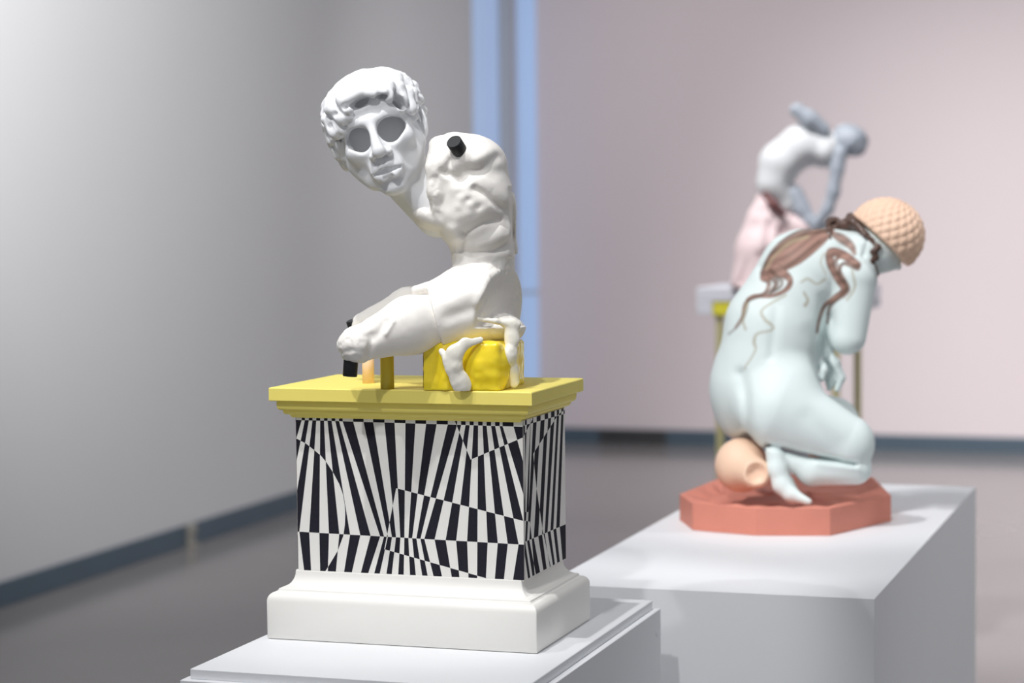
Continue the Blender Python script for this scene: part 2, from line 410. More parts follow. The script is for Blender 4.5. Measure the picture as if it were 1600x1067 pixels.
class Sculpt:
    def __init__(s, lo, hi, h, conv=None):
        s.h = h; s.lo = np.array(lo, float); s.conv = conv or (lambda p: p)
        n = np.ceil((np.array(hi, float) - s.lo) / h).astype(int) + 1
        s.ax = [(s.lo[i] + h * np.arange(n[i])).astype(np.float32) for i in range(3)]
        s.d = np.full(n, 60.0, np.float32)
    def box(s, lo, hi):
        sl = []
        for i in range(3):
            a = int(np.clip(np.floor((lo[i] - s.lo[i]) / s.h), 0, s.d.shape[i])); b = int(np.clip(np.ceil((hi[i] - s.lo[i]) / s.h) + 1, 0, s.d.shape[i]))
            sl.append(slice(a, b))
        return tuple(sl)
    def grid(s, sl):
        return s.ax[0][sl[0]][:, None, None], s.ax[1][sl[1]][None, :, None], s.ax[2][sl[2]][None, None, :]
    def comb(s, sl, e, k, op):
        a = s.d[sl]
        if op == 'add':
            hh = np.maximum(k - np.abs(a - e), 0) / max(k, 1e-6); s.d[sl] = np.minimum(a, e) - hh * hh * k * .25
        elif op == 'sub':
            e = -e; hh = np.maximum(k - np.abs(a - e), 0) / max(k, 1e-6); s.d[sl] = np.maximum(a, e) + hh * hh * k * .25
        else:
            hh = np.maximum(k - np.abs(a - e), 0) / max(k, 1e-6); s.d[sl] = np.maximum(a, e) + hh * hh * k * .25
    def ell(s, c, r, rz=0, ry=0, rx=0, k=8, op='add'):
        c = np.array(s.conv(c)); R = eul(rz, ry, rx); rm = max(r) + k + 6
        sl = s.box(c - rm, c + rm)
        if 0 in s.d[sl].shape: return
        x, y, z = s.grid(sl); x, y, z = x - c[0], y - c[1], z - c[2]
        q = [R[0, i] * x + R[1, i] * y + R[2, i] * z for i in range(3)]
        k0 = np.sqrt(sum((q[i] / r[i]) ** 2 for i in range(3))); k1 = np.sqrt(sum((q[i] / r[i] ** 2) ** 2 for i in range(3))) + 1e-9
        s.comb(sl, (k0 * (k0 - 1) / k1).astype(np.float32), k, op)
    def cone(s, a, b, ra, rb, k=8, op='add', flat=1.0):
        a, b = np.array(s.conv(a), float), np.array(s.conv(b), float); m = max(ra, rb) + k + 6
        sl = s.box(np.minimum(a, b) - m, np.maximum(a, b) + m)
        if 0 in s.d[sl].shape: return
        x, y, z = s.grid(sl); ba = b - a; L = float(ba @ ba) + 1e-9
        x, y, z = x - a[0], y - a[1], z - a[2]
        t = np.clip((x * ba[0] + y * ba[1] + z * ba[2]) / L, 0, 1)
        d = np.sqrt((x - t * ba[0]) ** 2 + (y - t * ba[1]) ** 2 + ((z - t * ba[2]) * flat) ** 2) - (ra + (rb - ra) * t)
        s.comb(sl, d.astype(np.float32), k, op)
    def chain(s, pts, k=6, op='add', flat=1.0):
        """pts: (x, y, w, r)"""
        for p, q in zip(pts, pts[1:]): s.cone(p[:3], q[:3], p[3], q[3], k, op, flat)
    def rbox(s, c, half, rad, rz=0, ry=0, rx=0, k=6, op='add'):
        c = np.array(s.conv(c)); R = eul(rz, ry, rx); rm = float(np.linalg.norm(half)) + k + 6
        sl = s.box(c - rm, c + rm)
        if 0 in s.d[sl].shape: return
        x, y, z = s.grid(sl); x, y, z = x - c[0], y - c[1], z - c[2]
        q = [np.abs(R[0, i] * x + R[1, i] * y + R[2, i] * z) - (half[i] - rad) for i in range(3)]
        o = np.sqrt(sum(np.maximum(v, 0) ** 2 for v in q)); inn = np.minimum(np.maximum(np.maximum(q[0], q[1]), q[2]), 0)
        s.comb(sl, (o + inn - rad).astype(np.float32), k, op)
    def stroke(s, pts, r, hgt, wmin=-1e3, wmax=1e3, soft=15):
        """raise (+) or carve (-) the surface along a polyline in x, y; only between wmin and wmax"""
        P = [np.array(s.conv((p[0], p[1], 0)))[:2] for p in pts]
        lo = np.min(P, 0) - 2.2 * r; hi = np.max(P, 0) + 2.2 * r
        sl = s.box((lo[0], lo[1], wmin - soft), (hi[0], hi[1], wmax + soft))
        if 0 in s.d[sl].shape: return
        x, y, z = s.grid(sl); best = None
        if len(P) == 1: P = P * 2
        for a, b in zip(P, P[1:]):
            ba = b - a; L = float(ba @ ba) + 1e-9
            t = np.clip(((x - a[0]) * ba[0] + (y - a[1]) * ba[1]) / L, 0, 1)
            d2 = (x - a[0] - t * ba[0]) ** 2 + (y - a[1] - t * ba[1]) ** 2
            best = d2 if best is None else np.minimum(best, d2)
        f = np.exp(-best / (r * r))
        g = np.clip((wmax - z) / soft + .5, 0, 1) * np.clip((z - wmin) / soft + .5, 0, 1)
        s.d[sl] -= (hgt * f * g).astype(np.float32)
    def plane(s, pt, n, lo, hi, k=2):
        """cut away the side the normal points to, inside a box"""
        p = np.array(s.conv(pt)); n = np.array(n, float); n /= np.linalg.norm(n)
        sl = s.box(s.conv(lo), s.conv(hi))
        if 0 in s.d[sl].shape: return
        x, y, z = s.grid(sl)
        s.comb(sl, ((x - p[0]) * n[0] + (y - p[1]) * n[1] + (z - p[2]) * n[2]).astype(np.float32), k, 'int')
    def rough(s, lo, hi, amp, scale, soft=8):
        lo, hi = np.array(s.conv(lo)), np.array(s.conv(hi)); sl = s.box(lo - soft, hi + soft)
        if 0 in s.d[sl].shape: return
        x, y, z = s.grid(sl)
        m = 1
        for v, a, b in ((x, lo[0], hi[0]), (y, lo[1], hi[1]), (z, lo[2], hi[2])):
            m = m * np.clip((v - a) / soft + .5, 0, 1) * np.clip((b - v) / soft + .5, 0, 1)
        a = s.d[sl]; near = np.abs(a) < 3 * s.h + 3 * amp
        idx = np.nonzero(near & (m > 0))
        xx, yy, zz = x[idx[0], 0, 0], y[0, idx[1], 0], z[0, 0, idx[2]]
        n = vnoise(xx / scale, yy / scale, zz / scale) + .5 * vnoise(xx / scale * 2.1 + 9, yy / scale * 2.1, zz / scale * 2.1)
        mm = np.broadcast_to(m, a.shape)[idx]
        a[idx] += (amp * n * mm).astype(np.float32)
        s.d[sl] = a
    def mesh(s, smooth=2):
        d = s.d; ins = d < 0
        def c8(f):
            return [f[a:f.shape[0] - 1 + a, b:f.shape[1] - 1 + b, c:f.shape[2] - 1 + c] for a in (0, 1) for b in (0, 1) for c in (0, 1)]
        cs = c8(ins); tot = np.zeros(cs[0].shape, np.uint8)
        for q in cs: tot += q
        act = (tot > 0) & (tot < 8)
        I = np.nonzero(act); n = len(I[0])
        vid = np.full(act.shape, -1, np.int32); vid[I] = np.arange(n)
        vals = np.stack([q[I] for q in c8(d)], 1).astype(np.float64)
        offs = np.array([(a, b, c) for a in (0, 1) for b in (0, 1) for c in (0, 1)], float)
        acc = np.zeros((n, 3)); cnt = np.zeros(n)
        for i in range(8):
            for j in range(i + 1, 8):
                if np.abs(offs[i] - offs[j]).sum() != 1: continue
                va, vb = vals[:, i], vals[:, j]; m = (va < 0) != (vb < 0)
                t = np.where(m, va / np.where(m, va - vb, 1), 0)
                acc += (offs[i] + t[:, None] * (offs[j] - offs[i])) * m[:, None]; cnt += m
        v = (np.stack(I, 1) + acc / cnt[:, None]) * s.h + s.lo
        quads = []
        for axis in range(3):
            o = [0, 1, 2]; o.remove(axis); u, w = o
            sa = [slice(None)] * 3; sb = [slice(None)] * 3
            sa[axis] = slice(0, -1); sb[axis] = slice(1, None)
            for t in (u, w): sa[t] = slice(1, -1); sb[t] = slice(1, -1)
            A_, B_ = ins[tuple(sa)], ins[tuple(sb)]
            for flip, m in ((False, A_ & ~B_), (True, ~A_ & B_)):
                K = np.nonzero(m)
                if not len(K[0]): continue
                base = [None] * 3
                base[axis] = K[axis]; base[u] = K[u] + 1; base[w] = K[w] + 1
                def cell(du, dw):
                    q = list(base); q[u] = q[u] - du; q[w] = q[w] - dw
                    return vid[q[0], q[1], q[2]]
                Q = np.stack([cell(1, 1), cell(0, 1), cell(0, 0), cell(1, 0)], 1)
                if axis == 1: flip = not flip
                quads.append(Q[:, ::-1] if flip else Q)
        q = np.concatenate(quads)
        q = q[(q >= 0).all(1)]
        for _ in range(smooth):
            acc = np.zeros_like(v); cn = np.zeros(n)
            for i in range(4):
                a, b = q[:, i], q[:, (i + 1) % 4]
                for c in range(3):
                    acc[:, c] += np.bincount(a, v[b, c], n) + np.bincount(b, v[a, c], n)
                cn += np.bincount(a, minlength=n) + np.bincount(b, minlength=n)
            v = v * .4 + acc / np.maximum(cn, 1)[:, None] * .6
        return v, q

def sculpt_object(name, S, frame, mat, parent, post=None, colors=None, smooth=2, flip=False):
    v, q = S.mesh(smooth)
    lv = post(v) if post else v
    wv = frame.world(lv)
    if flip: q = q[:, ::-1]
    me = bpy.data.meshes.new(name)
    me.vertices.add(len(wv)); me.vertices.foreach_set('co', wv.astype(np.float32).ravel())
    me.loops.add(q.size); me.loops.foreach_set('vertex_index', q.astype(np.int32).ravel())
    me.polygons.add(len(q)); me.polygons.foreach_set('loop_start', np.arange(0, q.size, 4, dtype=np.int32))
    me.polygons.foreach_set('loop_total', np.full(len(q), 4, np.int32))
    me.polygons.foreach_set('use_smooth', np.ones(len(q), bool))
    me.update(calc_edges=True); me.validate()
    if colors is not None:
        k = 1 + lv[:, 2] / F_PX
        c = colors(lv[:, 0] / k + frame.cx, lv[:, 1] / k + frame.cy, lv[:, 2])
        a = me.color_attributes.new('paint', 'FLOAT_COLOR', 'POINT')
        a.data.foreach_set('color', np.concatenate([c, np.ones((len(c), 1))], 1).astype(np.float32).ravel())
    return link_mesh(name, me, mat, parent)

# ------------------------------------------------------------------ seated statue on the op-art pedestal
M_HEAD = material('cool_white_bisque', srgb(238, 239, 241), 0.55, 0.008, 12, spec=0.3)
M_TORSO = material('warm_white_plaster', srgb(244, 240, 234), 0.5, 0.015, 14, 0.10, 500)
M_AMBER = material('glossy_yellow_resin', srgb(252, 222, 45), 0.25, 0.06, 30, sss=0.35, coat=0.3)
M_DRIP = material('milky_glaze', srgb(244, 240, 228), 0.22, 0.02, 20, coat=0.3)
M_PEGY = material('ochre_yellow', srgb(214, 190, 60), 0.5, 0.02, 20)
M_PEGP = material('pale_pink_peg', srgb(250, 214, 180), 0.5, 0.02, 20)

fig = empty('seated_statue', (-1.0845, 2.9075, SLAB), 'white broken seated statue with hollow eyes on the yellow pedestal top', 'statue')
F1 = Frame(680, 400, 3.07)
P1 = lambda p: F1.pt(*p)
def slab_w(x, y): return F1.local(on_z(x, y, SLAB))[2]

# --- head with neck, sculpted in its own turned frame (a right, b up, c out of the face)
HO = np.array(F1.pt(592, 206, -45))
_hr = eul(-19, 0, 0) @ np.array([[1, 0, 0], [0, -1, 0], [0, 0, -1]]) @ eul(0, -6, 3)
def h2f(v): return v @ _hr.T + HO
def f2h(x, y, w): return tuple(_hr.T @ (np.array(F1.pt(x, y, w)) - HO))
S = Sculpt((-105, -190, -115), (150, 112, 112), 1.25)
both = lambda fn: [fn(s) for s in (-1, 1)]
S.ell((0, 20, -14), (63, 66, 78), k=10)                       # skull
S.ell((0, -18, 8), (55, 62, 63), k=14)                        # face
S.cone((0, -52, 20), (0, -78, 46), 43, 20, k=20)              # jaw to chin
S.ell((0, -87, 53), (18, 12, 15), k=10)                       # chin
both(lambda s: S.ell((s * 35, -20, 45), (19, 16, 17), k=14))  # cheekbones
both(lambda s: S.cone((s * 50, -28, 0), (s * 26, -68, 34), 18, 15, k=18))
S.ell((0, 40, 40), (49, 30, 24), k=16)                        # forehead
both(lambda s: S.cone((s * 9, 19, 66), (s * 46, 22, 45), 7, 8, k=10))   # brows
S.cone((0, 22, 65), (0, -26, 86), 6.5, 9.0, k=9)              # nose
S.ell((0, -31, 86), (10, 8.5, 9), k=5)
both(lambda s: S.ell((s * 11, -34, 75), (7.5, 6.5, 10), k=5))
both(lambda s: S.ell((s * 5.5, -41.5, 80), (3.8, 5, 5), k=3, op='sub'))
S.ell((0, -56, 62), (25, 20, 13), k=12)                       # mouth mound
both(lambda s: S.cone((s * 3.5, -52.5, 77), (s * 21, -58, 64), 5.4, 2.8, k=4))
both(lambda s: S.cone((s * 8, -69.5, 72.5), (s * 16, -66.5, 68), 8.0, 5, k=4))
for s_ in (-1, 1): S.cone((s_ * 20, -61, 66), (0, -61, 78), 2.2, 4.4, k=3, op='sub')
S.ell((0, -70.5, 80), (8, 4.6, 8), k=4, op='sub')
S.cone((0, -46, 81), (0, -40, 81), 2.2, 2.0, k=3, op='sub')   # philtrum
S.cone((-12, -80.5, 70), (12, -80.5, 70), 4.5, 4.5, k=8, op='sub')    # under the lip
# neck, leaning back to the torso
S.cone((4, -46, -14), f2h(686, 332, -28), 42, 39, k=16)
S.cone(f2h(630, 288, -62), f2h(662, 325, -58), 12, 12, k=22)
# hollow inside behind the eyes
inner = S.d.copy()
# hair: a thick cap of soft locks with curls hanging on the brow
S.ell((0, 34, -18), (71, 60, 80), k=3)
S.ell((0, 0, -60), (66, 66, 48), k=8)
rs = np.random.RandomState(11)
golden = math.pi * (3 - 5 ** .5); N = 150
for i in range(N):
    z = 1 - 2 * (i + .5) / N; ph = i * golden
    n = np.array([math.sqrt(1 - z * z) * math.cos(ph), z, math.sqrt(1 - z * z) * math.sin(ph)])
    pos = np.array([0, 24, -22]) + n * np.array([72, 66, 82])
    el = pos[1]
    if pos[2] > 20 and el < 60: continue
    if pos[2] > -16 and el < 42 and abs(pos[0]) < 62: continue
    if el > 62: continue
    if el < -34 or (pos[2] > -32 and el < 16): continue
    r = 11 + 4 * rs.rand()
    tang = np.cross(n, [rs.rand() - .5, .6, rs.rand() - .5]); tang /= np.linalg.norm(tang) + 1e-9
    off = tang * r * .7 + np.array([0, -r * .4, 0])
    if el > 70: r *= .8
    S.cone(tuple(pos - off * .6), tuple(pos + off * .6), r * .78, r * .6, k=4)
    dent = pos + n * r * .75 + tang * 2
    if el < 74: S.ell(tuple(dent), (3.5, 3.5, 3.5), k=5, op='sub')
S.ell((0, 54, -16), (68, 42, 74), k=10)
# locks down in front of the temples
for a, b, r in [((-66, 40, 8), (-70, 10, 10), 12), ((-68, 12, 4), (-70, -14, 2), 11), ((-70, -10, -14), (-66, -34, -20), 11), ((-60, -4, 22), (-62, -20, 16), 8), ((66, 40, 10), (68, 18, 14), 10), ((62, 18, 22), (63, 2, 20), 7)]:
    S.cone(a, b, r, r * .8, k=5)
# distinct small curls on the sides
for s_ in (-1, 1):
    for (a, b, c, r) in [(56, 60, 34, 9), (64, 48, 22, 9.5), (58, 44, 36, 8.5), (70, 36, 10, 9.5), (66, 28, 26, 8.5), (74, 22, -6, 10), (70, 14, 14, 8.5), (62, 66, 10, 10), (72, 52, -4, 10), (77, 38, -18, 10), (76, 8, -26, 10)] + ([(72, -2, 4, 9), (74, -10, -10, 10), (70, -24, -4, 8.5), (68, 2, 18, 8), (73, -26, -22, 10)] if s_ < 0 else []):
        a -= 5
        S.ell((s_ * a, b, c), (r * .75, r, r), rz=s_ * 25, k=2.5)
        nn = np.array([s_ * .75, .15, .6]); S.ell(tuple(np.array([s_ * a, b, c]) + nn * r * .95 + np.array([0, 2, 0])), (2.6, 3.4, 2.6), k=3, op='sub')
# fringe curls along the brow
fringe = [((-62, 40, 24), (-56, 18, 36), 12), ((-54, 30, 40), (-44, 18, 46), 8), ((-50, 54, 38), (-38, 34, 52), 12), ((-40, 36, 52), (-26, 34, 58), 8),
          ((-30, 62, 52), (-24, 44, 62), 10), ((-26, 58, 60), (2, 62, 66), 8.5), ((2, 62, 64), (20, 54, 66), 8), ((16, 66, 58), (18, 57, 64), 9),
          ((26, 62, 56), (34, 50, 60), 10), ((42, 58, 46), (40, 42, 55), 10), ((40, 44, 56), (56, 36, 42), 7), ((54, 50, 32), (56, 32, 38), 11), ((62, 38, 18), (63, 14, 26), 10)]
for a, b, r in fringe:
    a, b = (a[0], a[1], a[2] + 5), (b[0], b[1], b[2] + 7)
    S.cone(a, b, r * 1.08, r * .82, k=3.0)
for p in [(-46, 44, 62), (-26, 50, 70), (50, 46, 56), (-60, 30, 44)]: S.ell(p, (4, 4, 5), k=6, op='sub')
S.rough((-150, 0, -150), (150, 150, 70), 2.2, 19)
# gaps between the curls and the brow
S.ell((-4, 48, 66), (17, 7.5, 15), rz=6, k=4, op='sub')
S.ell((48, 30, 48), (8, 13, 32), rz=24, ry=25, k=5, op='sub')
S.ell((30, 46, 70), (8, 4.2, 20), rz=-10, k=4, op='sub')
# ears
for s_ in (1,):
    S.ell((s_ * 74, -10, -6), (15, 31, 22), k=5, op='sub')
    S.ell((s_ * 50, -10, -14), (13, 36, 28), k=8)
    S.ell((s_ * 66, -8, -6), (6.5, 26, 14), rz=-s_ * 6, ry=s_ * 42, k=3)
    S.ell((s_ * 68, -3, 3), (4.5, 15, 6.5), rz=-s_ * 4, ry=s_ * 42, k=3, op='sub')
    S.ell((s_ * 66, 0, 2), (2.4, 9, 2.4), k=2)
# hollow and eye openings
x_, y_, z_ = S.ax[0][:, None, None], S.ax[1][None, :, None], S.ax[2][None, None, :]
cav = np.maximum(inner + 10, np.maximum(-36 - y_, np.maximum(z_ - 62, 8 - z_)))
S.d = np.maximum(S.d, -cav.astype(np.float32))
for s_ in (-1, 1):
    S.ell((s_ * 29, -1, 54), (19.5, 15, 42), rz=-s_ * 6, k=4, op='sub')
    S.ell((s_ * 22, -5.5, 54), (15, 17, 42), rz=s_ * 20, k=9, op='sub')
S.rough(tuple([-200] * 3), tuple([200] * 3), 0.25, 14)
sculpt_object('head', S, F1, M_HEAD, fig, post=h2f)

# --- torso and pelvis
S = Sculpt(F1.pt(622, 196, -160), F1.pt(838, 560, 120), 1.5, P1)
S.ell((736, 318, -32), (62, 84, 84), rz=-12, k=10)                 # rib cage
S.ell((716, 352, -34), (30, 26, 66), rz=30, k=16)                  # lower chest
S.ell((742, 252, -30), (52, 40, 88), rz=20, k=14)                  # shoulders
S.ell((757, 296, -50), (39, 64, 58), rz=-20, k=12)                 # back
S.ell((786, 350, -20), (20, 70, 62), rz=-4, k=14)
S.ell((706, 258, -62), (34, 50, 46), rz=6, k=14)                  # broken shoulder
S.ell((756, 402, -28), (50, 46, 60), k=16)                         # waist
S.ell((764, 371, -74), (42, 25, 27), rz=-26, k=6)                  # oblique
S.ell((762, 470, -30), (58, 62, 84), rz=-10, k=16)                 # pelvis
S.ell((728, 452, -62), (60, 38, 52), rz=-22, k=14)
S.cone((735, 482, -66), (668, 502, -88), 62, 50, k=14)             # upper thigh drape
S.ell((790, 500, -40), (30, 40, 66), k=14)
# drape ends in an oblique edge
S.rbox((617, 505, -60), (62, 120, 130), 2, rz=-15, ry=0, k=2, op='sub')
S.cone((650, 454, -90), (690, 446, -80), 8, 12, k=8)
# the sawn hip facing right
S.plane((758, 460, -112), (.85, .20, -.49), (735, 405, -150), (838, 503, 120), k=2)
S.ell((775, 512, -46), (44, 22, 60), k=8)
# muscle relief
for pts, r, h in [
    ([(709, 299)], 9, 3.2), ([(722, 311), (728, 308)], 8, 3.4), ([(736, 321), (743, 317)], 8.5, 3.4), ([(752, 331), (760, 326)], 9, 3.4), ([(700, 336), (712, 342)], 11, 3), ([(714, 326)], 8, 2.4), ([(728, 338)], 9, 2.6),
    ([(716, 306)], 5, -1.6), ([(730, 316)], 5, -2.0), ([(745, 327)], 5, -2.0), ([(724, 298), (734, 293)], 7, 2), ([(738, 308)], 6, 1.6), ([(755, 314)], 7, 2.2),
    ([(740, 298), (752, 306), (764, 316), (778, 326)], 5, -5), ([(720, 276), (748, 268), (772, 250)], 9, -6), ([(690, 272), (716, 282)], 5, -6), ([(742, 262), (768, 246)], 12, 3),
    ([(704, 256), (696, 272)], 6, -5), ([(738, 286), (772, 292), (788, 312)], 14, 4),
    ([(726, 364), (752, 350), (776, 344)], 6, -6), ([(724, 366), (722, 390)], 7, -3), ([(735, 395), (768, 392), (792, 376)], 7, -3.5), ([(738, 402), (790, 396)], 6, 2),
    ([(796, 300), (799, 340), (800, 380), (806, 420)], 4, -5), ([(786, 330), (790, 362)], 8, -4),
    ([(700, 470), (740, 455)], 12, 3), ([(698, 492), (735, 480)], 10, -3), ([(760, 430), (750, 455), (742, 470)], 7, 3), ([(706, 360), (712, 372)], 8, 3)]:
    S.stroke(pts, r, h, wmax=10)
# broken socket at the neck
S.chain([(682, 226, -76, 10), (678, 262, -88, 9), (680, 300, -88, 9), (686, 342, -80, 10)], k=16)
S.ell((670, 340, -38), (30, 19, 48), rz=30, k=8)
S.rough((655, 275, -160), (686, 338, 60), 1.0, 6, soft=8)
S.rough((650, 200, -160), (690, 350, 60), 0.7, 9, soft=10)
S.rough((690, 205, -160), (735, 285, 60), 0.6, 12, soft=14)
S.rough((750, 405, -160), (840, 510, -10), 0.9, 5)
S.rough((650, 200, -160), (840, 560, 120), 0.5, 18)
sculpt_object('torso', S, F1, M_TORSO, fig, smooth=1)

# --- thighs
S = Sculpt(F1.pt(518, 440, -185), F1.pt(745, 580, 5), 1.4, P1)
S.cone((726, 496, -64), (640, 508, -98), 44, 43, k=4)
S.cone((640, 508, -98), (566, 535, -124), 43, 28, k=12)
S.ell((553, 539, -126), (25, 26, 29), rz=30, k=10)
S.stroke([(606, 500), (597, 514), (588, 522)], 7, -4, wmax=-110)
S.stroke([(617, 498), (606, 516)], 4, 3, wmax=-110)
S.stroke([(583, 518), (584, 535), (578, 550)], 5, -3, wmax=-120)
S.stroke([(566, 520), (572, 545)], 10, 3, wmax=-120)
S.stroke([(535, 546), (556, 540)], 4, -3, wmax=-110)
S.rough((515, 500, -200), (582, 580, 20), 1.5, 9)
S.rough((515, 440, -200), (745, 580, 20), 0.5, 20)
sculpt_object('thigh', S, F1, M_TORSO, fig, smooth=1)
S = Sculpt(F1.pt(538, 430, 10), F1.pt(745, 570, 140), 2.0, P1)
S.cone((716, 474, 70), (640, 483, 82), 34, 34, k=4)
S.cone((640, 483, 82), (572, 512, 90), 34, 26, k=12)
S.rbox((530, 512, 90), (18, 60, 80), 3, rz=8, k=4, op='sub')
S.rough((530, 430, 0), (745, 570, 160), 0.6, 14)
sculpt_object('thigh', S, F1, M_TORSO, fig)

# --- yellow seat block with milky drips
wb = slab_w(740, 611) + 2
blk = Sculpt(F1.pt(660, 505, -150), F1.pt(822, 622, 130), 1.6, P1)
blk.rbox((738, 578, wb + 78), (64, 46, 74), 7, ry=18, k=4)
blk.ell((766, 572, wb + 16), (33, 36, 26), k=10)
blk.stroke([(690, 545), (694, 600)], 8, 3, wmax=-40); blk.stroke([(705, 560), (708, 600)], 5, -3, wmax=-40)
blk.stroke([(760, 570), (790, 572)], 8, -2, wmax=-40)
blk.rough((655, 500, -160), (825, 625, 130), 1.2, 16)
SN = F1.M @ np.array([0, 0, -1.0]); SP = F1.local(Vector((-1.0845, 2.9075, SLAB + .0002)))
blk.plane(SP, SN, (640, 480, -200), (840, 640, 200), k=.5)
o = sculpt_object('seat_block', blk, F1, M_AMBER, fig)
dr = Sculpt(F1.pt(680, 480, -165), F1.pt(830, 622, 60), 1.4, P1)
dr.chain([(750, 531, wb - 4, 5), (726, 537, wb - 8, 7), (710, 552, wb - 9, 11), (708, 574, wb - 6, 11), (717, 592, wb - 4, 12), (722, 603, wb - 2, 14)], k=10, flat=2.0)
dr.chain([(690, 549, wb + 4, 5), (700, 562, wb - 4, 7), (711, 572, wb - 8, 9)], k=8, flat=1.4)
dr.chain([(744, 498, wb + 18, 3.5), (776, 502, wb + 14, 4), (808, 507, wb + 22, 6)], k=4)
dr.chain([(798, 508, wb + 20, 11), (800, 530, wb + 18, 10), (797, 556, wb + 14, 9), (800, 578, wb + 18, 8), (803, 598, wb + 22, 8)], k=8, flat=1.3)
dr.ell((794, 556, wb + 8), (9, 15, 8), k=6)
dr.rough((680, 480, -170), (830, 625, 60), 0.8, 9)
dr.plane(SP, SN, (640, 480, -200), (840, 640, 200), k=.5)
sculpt_object('glaze_drip', dr, F1, M_DRIP, fig)

# --- pegs and black rods
def peg(name, x, ytop, wfix, r, mat):
    b = F1.wp(x, 600, wfix); b.z = SLAB + .0001
    t = F1.wp(x, ytop, wfix)
    return from_bm(name, tube_bm(b, Vector((b.x, b.y, t.z)), r * F1.s, seg=32), mat, fig, False)
peg('peg', 605, 540, slab_w(605, 607.5), 10.5, M_PEGY)
peg('peg', 575.5, 545, slab_w(575.5, 598.5), 9.5, M_PEGP)
from_bm('black_rod', tube_bm(F1.wp(550, 540, -124), F1.wp(546.5, 588, -124), 11 * F1.s, bevel=1.2 * F1.s), M_BLACK, fig)
from_bm('black_rod', tube_bm(F1.wp(556, 520, 92), F1.wp(549, 500, 88), 9 * F1.s, bevel=1 * F1.s), M_BLACK, fig)
from_bm('black_rod', tube_bm(F1.wp(726, 248, -90), F1.wp(709, 221.5, -120), 11.8 * F1.s, bevel=1 * F1.s), M_BLACK, fig)
for o in [x for x in col.objects if x.name.startswith(('peg', 'black_rod'))]:
    for pl in o.data.polygons: pl.use_smooth = len(pl.vertices) == 4

# ------------------------------------------------------------------ kneeling statue on the long plinth
M_MINT = material('pale_mint_glaze', srgb(205, 226, 224), 0.55, 0.02, 9, attr='paint', spec=0.3)
M_PEACH = material('peach_bisque', srgb(240, 204, 178), 0.5, 0.03, 14)
M_BROWN = material('brown_hair_glaze', srgb(92, 70, 62), 0.35, 0.18, 60)
M_TERRA = material('terracotta', srgb(208, 132, 114), 0.6, 0.04, 22, 0.15, 160)

kn = empty('kneeling_statue', (-.80, 4.11, TOP), 'pale turquoise kneeling nude statue with a peach cap on a terracotta base', 'statue')
# base block with a hollowed, chiselled top
ring = [(-1.003, 4.052), (-.948, 3.930), (-.822, 3.894), (-.692, 3.925), (-.613, 4.137), (-.672, 4.300), (-.800, 4.360), (-.962, 4.235)]
hts = [.050, .050, .050, .050, .049, .062, .060, .062]
cxb, cyb = -.805, 4.12
bm = bmesh.new(); nseg = 6; outer = []
for i in range(8):
    (xa, ya), (xb, yb) = ring[i], ring[(i + 1) % 8]
    for k in range(nseg):
        t = k / nseg; outer.append((xa + (xb - xa) * t, ya + (yb - ya) * t, hts[i] + (hts[(i + 1) % 8] - hts[i]) * t, k == 0))
rr = random.Random(3); rows = []
rows.append([bm.verts.new((x, y, TOP + .0005)) for x, y, h, c in outer])
rows.append([bm.verts.new((x, y, TOP + h)) for x, y, h, c in outer])
for f, dz in ((.96, .002), (.86, -.004), (.74, -.012), (.5, -.014), (.25, -.014)):
    rows.append([bm.verts.new((cxb + (x - cxb) * f, cyb + (y - cyb) * f, TOP + h * .9 + .005 + dz + rr.uniform(-.003, .003))) for x, y, h, c in outer])
n_ = len(outer)
for a, b in zip(rows, rows[1:]):
    for i in range(n_): bm.faces.new((a[i], a[(i + 1) % n_], b[(i + 1) % n_], b[i]))
bm.faces.new(rows[0][::-1]); bm.faces.new(rows[-1])
from_bm('base', bm, M_TERRA, kn)

F2 = Frame(1230, 600, 4.12)
P2 = lambda p: F2.pt(*p)
S = Sculpt(F2.pt(1095, 335, -130), F2.pt(1425, 800, 130), 2.0, P2)
S.cone((1194, 604, 4), (1212, 512, 4), 80, 77, k=10)               # hips to back
S.cone((1212, 512, 4), (1256, 428, 4), 77, 69, k=10)
S.cone((1256, 428, 4), (1292, 404, 4), 66, 36, k=10)
S.ell((1154, 610, 18), (43, 76, 62), k=12)                         # buttocks
S.ell((1222, 618, -32), (60, 74, 58), k=12)
S.cone((1298, 388, 0), (1352, 392, 0), 30, 27, k=14)               # neck
S.ell((1367, 390, 0), (41, 38, 40), rz=28, k=10)                   # head
S.cone((1360, 409, 0), (1389, 412, 0), 20, 11, k=10)
S.ell((1352, 398, -26), (20, 20, 16), k=10)
S.cone((1394, 408, 0), (1401, 420, 0), 7, 5, k=5)                  # nose
S.ell((1348, 388, -38), (9, 13, 6), rz=20, k=4)
S.ell((1330, 430, -20), (36, 34, 40), k=14)                        # near shoulder
S.cone((1334, 440, -28), (1326, 528, -34), 33, 25, k=10)           # upper arm
S.cone((1318, 530, -30), (1290, 500, 20), 22, 18, k=10)
S.ell((1300, 440, 60), (40, 44, 40), k=16)                         # far shoulder
# hand hanging in front of the lap
S.chain([(1290, 530, 0, 13), (1290, 556, -4, 12)], k=8)
for ch in ([(1290, 552, -8, 9), (1305, 568, -10, 7), (1314, 590, -8, 6), (1307, 608, -4, 5)],
           [(1286, 558, 4, 8), (1299, 576, 6, 6.5), (1303, 595, 6, 5.5), (1294, 607, 6, 4.5)],
           [(1284, 556, 16, 8), (1292, 580, 20, 6), (1293, 600, 20, 5)],
           [(1282, 556, -14, 7), (1287, 578, -20, 6), (1283, 592, -20, 5)]): S.chain(ch, k=3)
